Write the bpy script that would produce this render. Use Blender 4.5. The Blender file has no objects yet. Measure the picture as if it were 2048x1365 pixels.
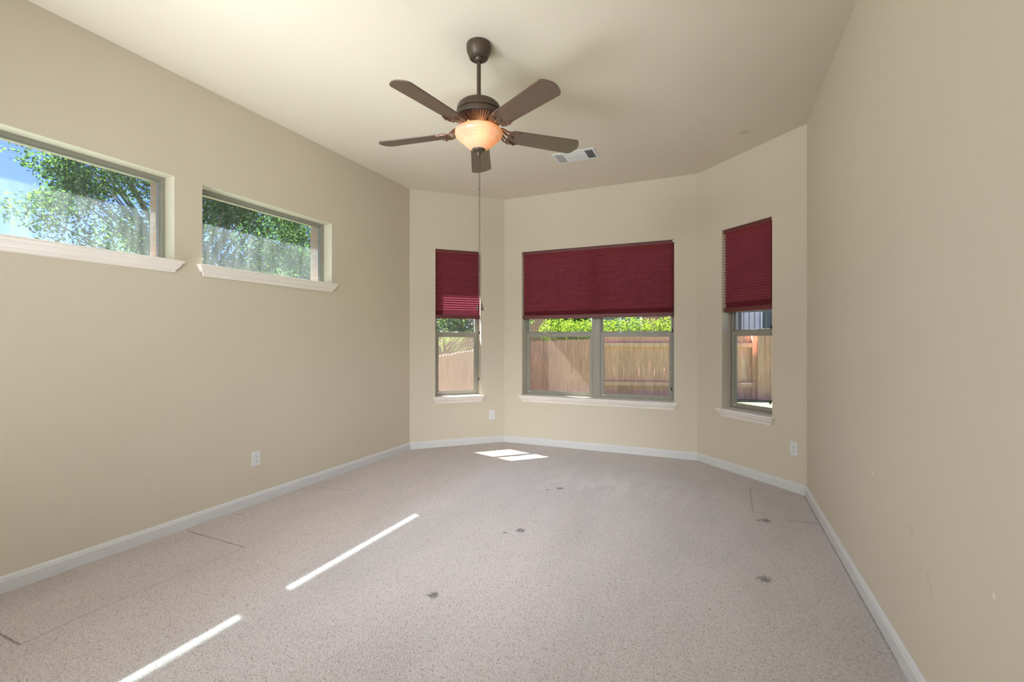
import bpy, bmesh, math, random
import numpy as np
from mathutils import Vector, Matrix, noise as mnoise

S = bpy.context.scene
C = S.collection
R = math.radians
S.view_settings.view_transform = 'Standard'
S.view_settings.look = 'None'
S.view_settings.exposure = 0.53
S.view_settings.gamma = 1.0
S.cycles.use_denoising = True
S.cycles.max_bounces = 10
S.cycles.diffuse_bounces = 6
S.cycles.glossy_bounces = 3
S.cycles.transmission_bounces = 6
S.cycles.transparent_max_bounces = 14
S.cycles.sample_clamp_indirect = 60.0
S.cycles.caustics_reflective = False
S.cycles.caustics_refractive = False

# ------------------------------------------------------------------ camera
CAM_H = 1.272
cam = bpy.data.cameras.new('camera')
cam.sensor_width = 36.0
cam.lens = 930.0 / 2048.0 * 36.0
cam.clip_start = 0.02
cam_o = bpy.data.objects.new('camera', cam)
C.objects.link(cam_o)
cam_o.location = (0, 0, CAM_H)
cam_o.rotation_euler = (R(90), 0, math.atan2(412, 930))
S.camera = cam_o

# ------------------------------------------------------------------ sky, sun, added fill lamps
SUN_TRAVEL = Vector((1.0, -0.30, -1.48))
W = bpy.data.worlds.new('sky')
S.world = W
W.use_nodes = True
wn = W.node_tree
bg = wn.nodes['Background']
skyt = wn.nodes.new('ShaderNodeTexSky')
skyt.sky_type = 'NISHITA'
skyt.sun_disc = False
skyt.sun_elevation = math.atan2(1.48, math.hypot(1.0, 0.3))
skyt.sun_rotation = math.atan2(-1.0, 0.3)
skyt.air_density = 1.0
skyt.dust_density = 0.05
skyt.ozone_density = 4.0
skm = wn.nodes.new('ShaderNodeMix')
skm.data_type, skm.blend_type = 'RGBA', 'MULTIPLY'
skm.inputs[0].default_value = 1.0
skm.inputs[7].default_value = (0.72, 0.56, 1.0, 1)
wn.links.new(skyt.outputs[0], skm.inputs[6])
wn.links.new(skm.outputs[2], bg.inputs[0])
bg.inputs[1].default_value = 0.38

sun = bpy.data.lights.new('sun', 'SUN')
sun.energy = 120.0
sun.angle = R(0.6)
sun.color = (1.0, 0.96, 0.90)
sun_o = bpy.data.objects.new('sun', sun)
C.objects.link(sun_o)
sun_o.location = (-8, 2.4, 12)
sun_o.rotation_euler = SUN_TRAVEL.to_track_quat('-Z', 'Y').to_euler()


def area(name, loc, target, sx, sy, power, color):
    l = bpy.data.lights.new(name, 'AREA')
    l.shape = 'RECTANGLE'
    l.size, l.size_y = sx, sy
    l.energy = power
    l.color = color
    o = bpy.data.objects.new(name, l)
    C.objects.link(o)
    o.location = loc
    o.rotation_euler = (Vector(target) - Vector(loc)).to_track_quat('-Z', 'Y').to_euler()
    return o


LC = (0.97, 1.0, 1.06)
rl_o = area('far_fill', (-0.6, -1.35, 2.5), (-1.7, 4.2, -0.05), 2.0, 0.6, 10.0, LC)  # unseen fill lamp, added to brighten the far floor and bay
rl_o.data.spread = R(40)
bl_o = area('back_fill', (-1.3, -0.35, 1.35), (-1.5, -1.7, 2.15), 1.8, 1.2, 9.0, LC)  # unseen fill lamp, added and turned to the back wall
sd_o = area('side_fill', (-2.6, -1.35, 2.5), (0.8, 2.6, 0.4), 1.0, 0.6, 29.0, LC)  # unseen fill lamp, added for the right wall and floor
sd_o.data.spread = R(110)
lf_o = area('left_fill', (0.35, -1.3, 2.4), (-3.3, 3.0, 0.8), 0.6, 0.6, 10.0, LC)  # unseen fill lamp, added for the left wall
lf_o.data.spread = R(66)
ul_o = area('ceiling_fill', (-2.1, -0.45, 0.5), (-1.8, 2.5, 3.05), 2.2, 2.0, 33.0, LC)  # unseen uplight, added to brighten the ceiling
ul_o.data.spread = R(70)

# ------------------------------------------------------------------ names and tags
def tag(o, label=None, cat=None, group=None, kind=None):
    if label: o['label'] = label
    if cat: o['category'] = cat
    if group: o['group'] = group
    if kind: o['kind'] = kind
    return o


def empty(name, loc=(0, 0, 0), rz=0.0, parent=None):
    o = bpy.data.objects.new(name, None)
    o.empty_display_size = 0.1
    C.objects.link(o)
    o.location = loc
    o.rotation_euler = (0, 0, rz)
    if parent: o.parent = parent
    return o


class MB:
    """collects shapes into one mesh object"""
    def __init__(self):
        self.v, self.f, self.m = [], [], []
        self.mi = 0

    def add(self, verts, faces):
        n = len(self.v)
        self.v += [tuple(p) for p in verts]
        self.f += [tuple(i + n for i in f) for f in faces]
        self.m += [self.mi] * len(faces)
        return self

    def box(self, x0, x1, y0, y1, z0, z1, M=None):
        p = [(x, y, z) for z in (z0, z1) for y in (y0, y1) for x in (x0, x1)]
        if M is not None: p = [M @ Vector(q) for q in p]
        return self.add(p, [(0, 2, 3, 1), (4, 5, 7, 6), (0, 1, 5, 4), (2, 6, 7, 3), (0, 4, 6, 2), (1, 3, 7, 5)])

    def bbox(self, x0, x1, y0, y1, z0, z1, b=0.002, M=None):
        """box with chamfered edges"""
        bm = bmesh.new()
        vs = [bm.verts.new((x, y, z)) for z in (z0, z1) for y in (y0, y1) for x in (x0, x1)]
        for f in [(0, 2, 3, 1), (4, 5, 7, 6), (0, 1, 5, 4), (2, 6, 7, 3), (0, 4, 6, 2), (1, 3, 7, 5)]:
            bm.faces.new([vs[i] for i in f])
        bmesh.ops.bevel(bm, geom=list(bm.edges), offset=b, segments=2, affect='EDGES', profile=0.5)
        return self.bm(bm, M)

    def bm(self, bm, M=None):
        bm.verts.index_update()
        self.add([(M @ v.co) if M is not None else v.co for v in bm.verts],
                 [[v.index for v in f.verts] for f in bm.faces])
        bm.free()
        return self

    def lathe(self, prof, n=40, c=(0, 0, 0), M=None, close=True):
        """profile of (r, z), revolved about the vertical"""
        p, f = [], []
        for r, z in prof:
            for k in range(n):
                a = 2 * math.pi * k / n
                q = Vector((c[0] + r * math.cos(a), c[1] + r * math.sin(a), c[2] + z))
                p.append(M @ q if M is not None else q)
        for i in range(len(prof) - 1):
            for k in range(n):
                a, b = i * n + k, i * n + (k + 1) % n
                f.append((a, b, b + n, a + n))
        if close:
            f.append(tuple(range(n - 1, -1, -1)))
            f.append(tuple((len(prof) - 1) * n + k for k in range(n)))
        return self.add(p, f)

    def tube(self, pts, r, n=8, caps=True):
        pts = [Vector(p) for p in pts]
        rs = r if isinstance(r, (list, tuple)) else [r] * len(pts)
        p, f = [], []
        up = Vector((0.13, 0.21, 0.97))
        for i, q in enumerate(pts):
            d = (pts[min(i + 1, len(pts) - 1)] - pts[max(i - 1, 0)]).normalized()
            u = d.cross(up)
            if u.length < 1e-3: u = d.cross(Vector((1, 0, 0)))
            u.normalize()
            w = d.cross(u)
            for k in range(n):
                a = 2 * math.pi * k / n
                p.append(q + rs[i] * (math.cos(a) * u + math.sin(a) * w))
        for i in range(len(pts) - 1):
            for k in range(n):
                a, b = i * n + k, i * n + (k + 1) % n
                f.append((a, b, b + n, a + n))
        if caps:
            f.append(tuple(range(n - 1, -1, -1)))
            f.append(tuple((len(pts) - 1) * n + k for k in range(n)))
        return self.add(p, f)

    def prism(self, poly, z0, z1, M=None):
        n = len(poly)
        p = [Vector((x, y, z0)) for x, y in poly] + [Vector((x, y, z1)) for x, y in poly]
        if M is not None: p = [M @ q for q in p]
        return self.add(p, [tuple(range(n - 1, -1, -1)), tuple(range(n, 2 * n))] +
                        [(i, (i + 1) % n, (i + 1) % n + n, i + n) for i in range(n)])

    def build(self, name, mats, parent=None, smooth=False, fix=True):
        me = bpy.data.meshes.new(name)
        me.from_pydata(self.v, [], self.f)
        if not isinstance(mats, (list, tuple)): mats = [mats]
        for m in mats: me.materials.append(m)
        for p, i in zip(me.polygons, self.m): p.material_index = i
        if fix:
            b = bmesh.new()
            b.from_mesh(me)
            bmesh.ops.recalc_face_normals(b, faces=b.faces)
            b.to_mesh(me)
            b.free()
        if smooth:
            me.polygons.foreach_set('use_smooth', [True] * len(me.polygons))
            me.set_sharp_from_angle(angle=R(smooth if smooth is not True else 40))
        o = bpy.data.objects.new(name, me)
        C.objects.link(o)
        if parent: o.parent = parent
        return o


# ------------------------------------------------------------------ materials
def mat(name):
    m = bpy.data.materials.new(name)
    m.use_nodes = True
    nt = m.node_tree
    return m, nt, nt.nodes['Principled BSDF']


class NT:
    def __init__(self, nt): self.nt = nt

    def n(self, t, **k):
        x = self.nt.nodes.new(t)
        for a, b in k.items(): setattr(x, a, b)
        return x

    def l(self, a, b): self.nt.links.new(a, b)

    def math(self, op, a, b=None, c=None, clamp=False):
        x = self.n('ShaderNodeMath', operation=op, use_clamp=clamp)
        for i, v in enumerate((a, b, c)):
            if v is None: continue
            if isinstance(v, (int, float)): x.inputs[i].default_value = v
            else: self.l(v, x.inputs[i])
        return x.outputs[0]

    def vmath(self, op, a, b=None):
        x = self.n('ShaderNodeVectorMath', operation=op)
        for i, v in enumerate((a, b)):
            if v is None: continue
            if isinstance(v, (tuple, list)): x.inputs[i].default_value = v
            else: self.l(v, x.inputs[i])
        return x

    def mix(self, fac, a, b, blend='MIX'):
        x = self.n('ShaderNodeMix', data_type='RGBA', blend_type=blend)
        for s, v in ((x.inputs[0], fac), (x.inputs[6], a), (x.inputs[7], b)):
            if isinstance(v, (int, float)): s.default_value = v
            elif isinstance(v, (tuple, list)): s.default_value = (*v[:3], 1)
            else: self.l(v, s)
        return x.outputs[2]

    def noise(self, scale, detail=2.0, rough=0.5, vec=None, stretch=None):
        x = self.n('ShaderNodeTexNoise')
        x.inputs['Scale'].default_value = scale
        x.inputs['Detail'].default_value = detail
        x.inputs['Roughness'].default_value = rough
        if vec is None: vec = self.n('ShaderNodeTexCoord').outputs['Object']
        if stretch:
            mp = self.n('ShaderNodeMapping')
            mp.inputs['Scale'].default_value = stretch
            self.l(vec, mp.inputs['Vector'])
            vec = mp.outputs[0]
        self.l(vec, x.inputs['Vector'])
        return x.outputs['Fac']

    def ramp(self, fac, *stops):
        x = self.n('ShaderNodeValToRGB')
        el = x.color_ramp.elements
        while len(el) < len(stops): el.new(0.5)
        for e, (p, c) in zip(el, stops):
            e.position = p
            e.color = (*c[:3], 1) if isinstance(c, (tuple, list)) else (c, c, c, 1)
        self.l(fac, x.inputs[0])
        return x.outputs[0]

    def bump(self, h, strength, dist, bsdf):
        x = self.n('ShaderNodeBump')
        x.inputs['Strength'].default_value = strength
        x.inputs['Distance'].default_value = dist
        self.l(h, x.inputs['Height'])
        self.l(x.outputs[0], bsdf.inputs['Normal'])
        return x

    def pos(self): return self.n('ShaderNodeNewGeometry').outputs['Position']


def plain(name, col, rough=0.5, metal=0.0, spec=0.5, var=0.0, vscale=8.0):
    m, nt, b = mat(name)
    b.inputs['Base Color'].default_value = (*col, 1)
    b.inputs['Roughness'].default_value = rough
    b.inputs['Metallic'].default_value = metal
    b.inputs['Specular IOR Level'].default_value = spec
    if var:
        t = NT(nt)
        f = t.noise(vscale, 4.0)
        lo = tuple(c * (1 - var) for c in col)
        hi = tuple(min(1, c * (1 + var)) for c in col)
        t.l(t.ramp(f, (0.3, lo), (0.7, hi)), b.inputs['Base Color'])
    return m


def paint(name, col, marks=()):
    """orange-peel wall paint; marks = (centre, radius, stretch z, colour, strength)"""
    m, nt, b = mat(name)
    t = NT(nt)
    P = t.pos()
    f = t.noise(1.1, 3.0, 0.5, P)
    base = t.ramp(f, (0.3, tuple(c * 0.985 for c in col)), (0.7, tuple(c * 1.015 for c in col)))
    for c, r, sz, mc, k in marks:
        d = t.vmath('SUBTRACT', P, c).outputs[0]
        d = t.vmath('MULTIPLY', d, (1 / r, 1 / r, 1 / (r * sz))).outputs[0]
        ln = t.vmath('LENGTH', d).outputs['Value']
        n = t.noise(70.0, 3.0, 0.6, P)
        ln = t.math('ADD', ln, t.math('MULTIPLY', t.math('SUBTRACT', n, 0.5), 1.4))
        k2 = t.math('MULTIPLY', t.math('SMOOTH_MIN', t.math('SUBTRACT', 1.15, ln, clamp=True), 0.4, 0.1), k / 0.4, clamp=True)
        base = t.mix(k2, base, mc)
    t.l(base, b.inputs['Base Color'])
    b.inputs['Roughness'].default_value = 0.62
    b.inputs['Specular IOR Level'].default_value = 0.3
    n1 = t.noise(150.0, 2.0, 0.5, P)
    t.bump(n1, 0.09, 0.004, b)
    return m


WALL = (0.592, 0.538, 0.430)
M_wall = paint('wall_paint', WALL)
M_wall_r = paint('wall_paint_scuffed', WALL, [
    ((0.666, 2.693, 0.645), 0.010, 1.2, (0.75, 0.70, 0.60), 0.8),
    ((0.666, 2.215, 0.559), 0.022, 1.2, (0.44, 0.38, 0.30), 0.22),
    ((0.666, 2.063, 0.45), 0.016, 1.3, (0.43, 0.375, 0.30), 0.28),
    ((0.666, 2.034, 0.42), 0.012, 2.2, (0.43, 0.375, 0.30), 0.28),
    ((0.666, 2.60, 0.59), 0.012, 3.5, (0.45, 0.39, 0.31), 0.2),
    ((0.666, 1.637, 0.599), 0.008, 1.2, (0.75, 0.70, 0.60), 0.8)])
M_ceil = paint('ceiling_paint', (0.645, 0.59, 0.485), [((0.211, 4.44, 3.058), 0.05, 1.0, (0.38, 0.33, 0.27), 0.35)])
M_trim = plain('trim_paint', (0.60, 0.61, 0.61), 0.4, var=0.02, vscale=5)
M_sill = plain('sill_paint', (0.80, 0.76, 0.69), 0.42, var=0.02, vscale=5)
M_vinyl = plain('clay_frame', (0.28, 0.27, 0.22), 0.4, var=0.04, vscale=9)
M_latch = plain('latch_metal', (0.55, 0.55, 0.50), 0.3, 0.3)
M_white = plain('white_plastic', (0.66, 0.68, 0.68), 0.35, var=0.015)
M_slot = plain('dark_slot', (0.05, 0.05, 0.05), 0.6)
M_duct_shade = plain('duct_shadow', (0.03, 0.035, 0.035), 0.7)
M_bronze = plain('oil_rubbed_bronze', (0.070, 0.050, 0.032), 0.40, 0.35, var=0.12, vscale=30)
M_iron = plain('bronze_iron', (0.16, 0.085, 0.05), 0.34, 0.5, var=0.2, vscale=60)
M_dark = plain('dark_bronze', (0.035, 0.022, 0.016), 0.4, 0.3)
M_cord = plain('burgundy_cord', (0.05, 0.015, 0.015), 0.6)
M_tassel = plain('dark_tassel', (0.02, 0.012, 0.01), 0.45)
M_bark = plain('bark', (0.16, 0.12, 0.09), 0.9, var=0.4, vscale=12)
M_stone = plain('pale_siding', (0.78, 0.73, 0.67), 0.8, var=0.05)
M_roof = plain('grey_shingles', (0.088, 0.0825, 0.0825), 0.9, var=0.3, vscale=6)
M_railing = plain('black_railing', (0.02, 0.02, 0.025), 0.5)
M_soffit = plain('soffit_paint', (0.55, 0.50, 0.42), 0.7)
M_shutter = plain('house_window_glass', (0.06, 0.09, 0.10), 0.1)


def carpet():
    m, nt, b = mat('cut_pile_carpet')
    t = NT(nt)
    P = t.pos()
    vor = t.n('ShaderNodeTexVoronoi', feature='F1')
    vor.inputs['Scale'].default_value = 170.0
    wob = t.n('ShaderNodeTexNoise')
    wob.inputs['Scale'].default_value = 60.0
    t.l(P, wob.inputs['Vector'])
    wv = t.vmath('MULTIPLY', t.vmath('SUBTRACT', wob.outputs['Color'], (0.5, 0.5, 0.5)).outputs[0], (0.02, 0.02, 0.02)).outputs[0]
    t.l(t.vmath('ADD', P, wv).outputs[0], vor.inputs['Vector'])
    tuft = t.math('SUBTRACT', 1.0, vor.outputs['Distance'], clamp=True)
    fine = t.noise(330.0, 2.0, 0.6, P)
    med = t.noise(60.0, 3.0, 0.6, P, stretch=(1.2, 0.7, 1))
    h = t.math('ADD', t.math('MULTIPLY', tuft, 0.55), t.math('ADD', t.math('MULTIPLY', fine, 0.55), t.math('MULTIPLY', med, 0.22)))
    colr = t.ramp(h, (0.38, (0.225, 0.185, 0.168)), (0.55, (0.55, 0.487, 0.46)), (0.80, (0.71, 0.645, 0.617)))
    # combed pile: broad vacuum passes
    big = t.noise(1.6, 3.0, 0.55, P, stretch=(1.3, 0.45, 1))
    nap = t.ramp(big, (0.32, 0.90), (0.52, 1.0), (0.70, 1.05))
    colr = t.mix(1.0, colr, nap, 'MULTIPLY')
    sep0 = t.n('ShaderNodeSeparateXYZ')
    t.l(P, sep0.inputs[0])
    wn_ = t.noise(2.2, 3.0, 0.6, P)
    # brown bounce light along the left wall, painted into the pile colour
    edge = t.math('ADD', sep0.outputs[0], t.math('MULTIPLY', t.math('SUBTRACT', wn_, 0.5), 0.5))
    bounce_mask = t.n('ShaderNodeMapRange')
    bounce_mask.inputs['From Min'].default_value = -2.35
    bounce_mask.inputs['From Max'].default_value = -1.95
    t.l(edge, bounce_mask.inputs['Value'])
    colr = t.mix(1.0, colr, t.mix(bounce_mask.outputs[0], (0.93, 0.875, 0.81), (0.98, 0.98, 1.0)), 'MULTIPLY')
    # freshly combed pale patches in the bay
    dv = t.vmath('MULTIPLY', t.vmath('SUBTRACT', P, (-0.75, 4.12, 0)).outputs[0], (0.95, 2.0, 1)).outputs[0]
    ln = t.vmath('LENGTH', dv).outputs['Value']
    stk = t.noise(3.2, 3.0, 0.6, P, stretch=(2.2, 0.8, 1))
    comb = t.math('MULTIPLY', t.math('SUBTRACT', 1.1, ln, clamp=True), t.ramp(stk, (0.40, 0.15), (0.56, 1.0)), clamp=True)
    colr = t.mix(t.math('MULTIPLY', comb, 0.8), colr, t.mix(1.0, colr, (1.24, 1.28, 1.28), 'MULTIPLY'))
    # cut lines of patched pieces
    SEGS = [((-3.247, 1.966), (-2.664, 1.953), .8), ((-2.664, 1.953), (-2.686, 1.238), .35), ((-2.686, 1.238), (-2.67, 0.945), .5),
            ((-2.85, 0.945), (-2.67, 0.945), 1.0), ((-3.247, 2.301), (-3.159, 2.308), .7), ((-3.16, 3.016), (-2.83, 3.059), .5),
            ((0.245, 4.509), (0.619, 4.475), .6), ((0.251, 4.482), (0.238, 3.889), .55), ((0.238, 3.889), (0.309, 3.876), .6),
            ((0.45, 3.804), (0.662, 3.819), .9), ((0.650, 4.45), (0.652, 2.3), .8), ((-2.664, 1.953), (-2.664, 2.4), .15)]
    nz = t.noise(55.0, 2.0, 0.6, P)
    tot = None
    sep = t.n('ShaderNodeSeparateXYZ')
    t.l(P, sep.inputs[0])
    for (ax, ay), (bx, by), k in SEGS:
        L = math.hypot(bx - ax, by - ay)
        ux, uy = (bx - ax) / L, (by - ay) / L
        along = t.math('ADD', t.math('MULTIPLY', sep.outputs[0], ux), t.math('MULTIPLY', sep.outputs[1], uy))
        along = t.math('SUBTRACT', along, ax * ux + ay * uy)
        side = t.math('ADD', t.math('MULTIPLY', sep.outputs[0], -uy), t.math('MULTIPLY', sep.outputs[1], ux))
        side = t.math('SUBTRACT', side, -ax * uy + ay * ux)
        side = t.math('ADD', side, t.math('MULTIPLY', t.math('SUBTRACT', nz, 0.5), 0.016))
        out = t.math('MAXIMUM', t.math('MULTIPLY', along, -1), t.math('SUBTRACT', along, L))
        dd = t.math('MAXIMUM', t.math('ABSOLUTE', side), out)
        v = t.math('MULTIPLY', t.math('SUBTRACT', 1.0, t.math('DIVIDE', dd, 0.008), clamp=True), k)
        tot = v if tot is None else t.math('MAXIMUM', tot, v)
    colr = t.mix(t.math('MULTIPLY', tot, 0.95), colr, (0.09, 0.065, 0.055))
    # small dark burns in the pile
    BURN = [(-1.303, 1.97, .034), (-1.212, 2.877, .036), (-1.246, 3.834, .036), (-1.331, 3.752, .016), (0.308, 3.74, .040),
            (0.259, 3.719, .016), (0.229, 2.814, .038), (-1.29, 2.80, .014)]
    bt = None
    for x, y, r in BURN:
        d = t.vmath('DISTANCE', P, (x, y, 0)).outputs['Value']
        d = t.math('ADD', t.math('DIVIDE', d, r), t.math('MULTIPLY', t.math('SUBTRACT', nz, 0.5), 2.6))
        v = t.math('MULTIPLY', t.math('SUBTRACT', 1.0, d, clamp=True), 2.2, clamp=True)
        bt = v if bt is None else t.math('MAXIMUM', bt, v)
    colr = t.mix(t.math('MULTIPLY', bt, 0.85), colr, (0.06, 0.035, 0.03))
    t.l(colr, b.inputs['Base Color'])
    b.inputs['Roughness'].default_value = 0.95
    b.inputs['Specular IOR Level'].default_value = 0.1
    b.inputs['Sheen Weight'].default_value = 0.5
    b.inputs['Sheen Roughness'].default_value = 0.4
    hh = t.math('SUBTRACT', h, t.math('MULTIPLY', t.math('MAXIMUM', tot, bt), 0.6))
    t.bump(hh, 0.9, 0.012, b)
    return m


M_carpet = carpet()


def glass(name, tint, haze, streak=0.0):
    """window pane: tinted, faintly dusty on the outside"""
    m = bpy.data.materials.new(name)
    m.use_nodes = True
    nt = m.node_tree
    nt.nodes.clear()
    t = NT(nt)
    tr = t.n('ShaderNodeBsdfTransparent')
    tr.inputs[0].default_value = (*tint, 1)
    gl = t.n('ShaderNodeBsdfGlossy')
    gl.inputs['Roughness'].default_value = 0.02
    df = t.n('ShaderNodeBsdfDiffuse')
    df.inputs[0].default_value = (0.80, 0.84, 0.86, 1)
    tl = t.n('ShaderNodeBsdfTranslucent')
    tl.inputs[0].default_value = (0.80, 0.84, 0.86, 1)
    dust = t.n('ShaderNodeMixShader')
    dust.inputs[0].default_value = 0.6
    t.l(df.outputs[0], dust.inputs[1])
    t.l(tl.outputs[0], dust.inputs[2])
    n = t.noise(9.0, 4.0, 0.6, t.pos(), stretch=(2.5, 2.5, 0.35) if streak else None)
    hz = t.math('MULTIPLY', t.ramp(n, (0.3, 0.45), (0.75, 1.5)), haze)
    a = t.n('ShaderNodeMixShader')
    t.l(hz, a.inputs[0])
    t.l(tr.outputs[0], a.inputs[1])
    t.l(dust.outputs[0], a.inputs[2])
    fr = t.n('ShaderNodeFresnel')
    fr.inputs[0].default_value = 1.35
    c = t.n('ShaderNodeMixShader')
    t.l(t.math('MULTIPLY', fr.outputs[0], 0.8), c.inputs[0])
    t.l(a.outputs[0], c.inputs[1])
    t.l(gl.outputs[0], c.inputs[2])
    o = t.n('ShaderNodeOutputMaterial')
    t.l(c.outputs[0], o.inputs[0])
    return m


M_glass = glass('window_glass', (0.93, 0.94, 0.93), 0.004)
M_glass_t = glass('transom_glass', (0.56, 0.66, 0.67), 0.026, 1.0)


def screen():
    m = bpy.data.materials.new('insect_screen_mesh')
    m.use_nodes = True
    nt = m.node_tree
    nt.nodes.clear()
    t = NT(nt)
    tr = t.n('ShaderNodeBsdfTransparent')
    df = t.n('ShaderNodeBsdfDiffuse')
    df.inputs[0].default_value = (0.085, 0.066, 0.055, 1)
    tl = t.n('ShaderNodeBsdfTranslucent')
    tl.inputs[0].default_value = (0.085, 0.066, 0.055, 1)
    d2 = t.n('ShaderNodeMixShader')
    d2.inputs[0].default_value = 0.5
    t.l(df.outputs[0], d2.inputs[1])
    t.l(tl.outputs[0], d2.inputs[2])
    a = t.n('ShaderNodeMixShader')
    n = t.noise(45.0, 2.0, 0.5, t.pos(), stretch=(1, 1, 0.15))
    t.l(t.ramp(n, (0.3, 0.22), (0.7, 0.30)), a.inputs[0])
    t.l(tr.outputs[0], a.inputs[1])
    t.l(d2.outputs[0], a.inputs[2])
    o = t.n('ShaderNodeOutputMaterial')
    t.l(a.outputs[0], o.inputs[0])
    return m


M_screen = screen()


def fabric():
    m = bpy.data.materials.new('pleated_fabric')
    m.use_nodes = True
    nt = m.node_tree
    nt.nodes.clear()
    t = NT(nt)
    n = t.noise(160.0, 2.0, 0.6)
    df = t.n('ShaderNodeBsdfDiffuse')
    t.l(t.ramp(n, (0.3, (0.40, 0.082, 0.095)), (0.7, (0.50, 0.115, 0.13))), df.inputs[0])
    tl = t.n('ShaderNodeBsdfTranslucent')
    t.l(t.ramp(n, (0.3, (0.20, 0.055, 0.095)), (0.7, (0.26, 0.075, 0.125))), tl.inputs[0])
    a = t.n('ShaderNodeMixShader')
    a.inputs[0].default_value = 0.30
    t.l(df.outputs[0], a.inputs[1])
    t.l(tl.outputs[0], a.inputs[2])
    o = t.n('ShaderNodeOutputMaterial')
    t.l(a.outputs[0], o.inputs[0])
    return m


M_fabric = fabric()
M_rail = plain('burgundy_rail', (0.125, 0.025, 0.024), 0.5, var=0.06)


def blade_wood():
    m, nt, b = mat('blade_walnut')
    t = NT(nt)
    tc = t.n('ShaderNodeTexCoord').outputs['Object']
    g = t.noise(14.0, 4.0, 0.6, tc, stretch=(1.0, 14.0, 6.0))
    t.l(t.ramp(g, (0.25, (0.058, 0.037, 0.025)), (0.55, (0.098, 0.062, 0.041)), (0.8, (0.140, 0.088, 0.057))), b.inputs['Base Color'])
    b.inputs['Roughness'].default_value = 0.36
    b.inputs['Specular IOR Level'].default_value = 0.6
    return m


M_blade = blade_wood()


def bowl_glass():
    m = bpy.data.materials.new('amber_alabaster_glass')
    m.use_nodes = True
    nt = m.node_tree
    nt.nodes.clear()
    t = NT(nt)
    n = t.noise(14.0, 5.0, 0.6)
    colr = t.ramp(n, (0.3, (0.95, 0.62, 0.34)), (0.7, (1.0, 0.80, 0.56)))
    tl = t.n('ShaderNodeBsdfTranslucent')
    t.l(colr, tl.inputs[0])
    df = t.n('ShaderNodeBsdfDiffuse')
    df.inputs[0].default_value = (0.72, 0.60, 0.48, 1)
    a = t.n('ShaderNodeMixShader')
    a.inputs[0].default_value = 0.55
    t.l(df.outputs[0], a.inputs[1])
    t.l(tl.outputs[0], a.inputs[2])
    gl = t.n('ShaderNodeBsdfGlossy')
    gl.inputs['Roughness'].default_value = 0.25
    c = t.n('ShaderNodeMixShader')
    c.inputs[0].default_value = 0.05
    t.l(a.outputs[0], c.inputs[1])
    t.l(gl.outputs[0], c.inputs[2])
    o = t.n('ShaderNodeOutputMaterial')
    t.l(c.outputs[0], o.inputs[0])
    return m


M_bowl = bowl_glass()


def brick(name, c1, c2, mortar, scale=1.0):
    m, nt, b = mat(name)
    t = NT(nt)
    P = t.n('ShaderNodeTexCoord').outputs['Object']
    sep = t.n('ShaderNodeSeparateXYZ')
    t.l(P, sep.inputs[0])
    cmb = t.n('ShaderNodeCombineXYZ')
    t.l(t.math('ADD', sep.outputs[0], sep.outputs[1]), cmb.inputs[0])
    t.l(sep.outputs[2], cmb.inputs[1])
    br = t.n('ShaderNodeTexBrick')
    br.inputs['Scale'].default_value = scale
    br.inputs['Brick Width'].default_value = 0.21
    br.inputs['Row Height'].default_value = 0.075
    br.inputs['Mortar Size'].default_value = 0.006
    br.inputs['Color1'].default_value = (*c1, 1)
    br.inputs['Color2'].default_value = (*c2, 1)
    br.inputs['Mortar'].default_value = (*mortar, 1)
    t.l(cmb.outputs[0], br.inputs['Vector'])
    n = t.noise(30.0, 4.0, 0.6, P)
    t.l(t.mix(0.35, br.outputs['Color'], t.ramp(n, (0.3, tuple(c * 0.7 for c in c1)), (0.7, c2)), 'MIX'), b.inputs['Base Color'])
    b.inputs['Roughness'].default_value = 0.9
    t.bump(t.math('SUBTRACT', t.math('MULTIPLY', n, 0.4), br.outputs['Fac']), 0.6, 0.006, b)
    return m


M_brick = brick('pink_brick', (0.33, 0.18, 0.13), (0.40, 0.24, 0.18), (0.38, 0.33, 0.28))
M_brick2 = brick('red_brick', (0.22, 0.0935, 0.0605), (0.275, 0.1375, 0.0935), (0.55, 0.48, 0.42))


def wood_fence(name='cedar_pickets', k=1.0):
    m, nt, b = mat(name)
    t = NT(nt)
    tc = t.n('ShaderNodeTexCoord').outputs['Object']
    g = t.noise(6.0, 4.0, 0.6, tc, stretch=(5.0, 5.0, 0.5))
    rnd = t.n('ShaderNodeNewGeometry').outputs['Random Per Island']
    c = t.ramp(g, (0.3, (0.52 * k, 0.255 * k, 0.180 * k)), (0.7, (0.72 * k, 0.385 * k, 0.295 * k)))
    c = t.mix(1.0, c, t.ramp(rnd, (0.0, 0.86), (1.0, 1.1)), 'MULTIPLY')
    t.l(c, b.inputs['Base Color'])
    b.inputs['Roughness'].default_value = 0.85
    return m


M_fence = wood_fence()
M_fence_side = wood_fence('dark_pickets', 0.42)  # same cedar pattern, evenly darkened for the side fence
M_rail_wood = plain('cedar_rail', (0.66, 0.365, 0.265), 0.85, var=0.1)


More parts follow.
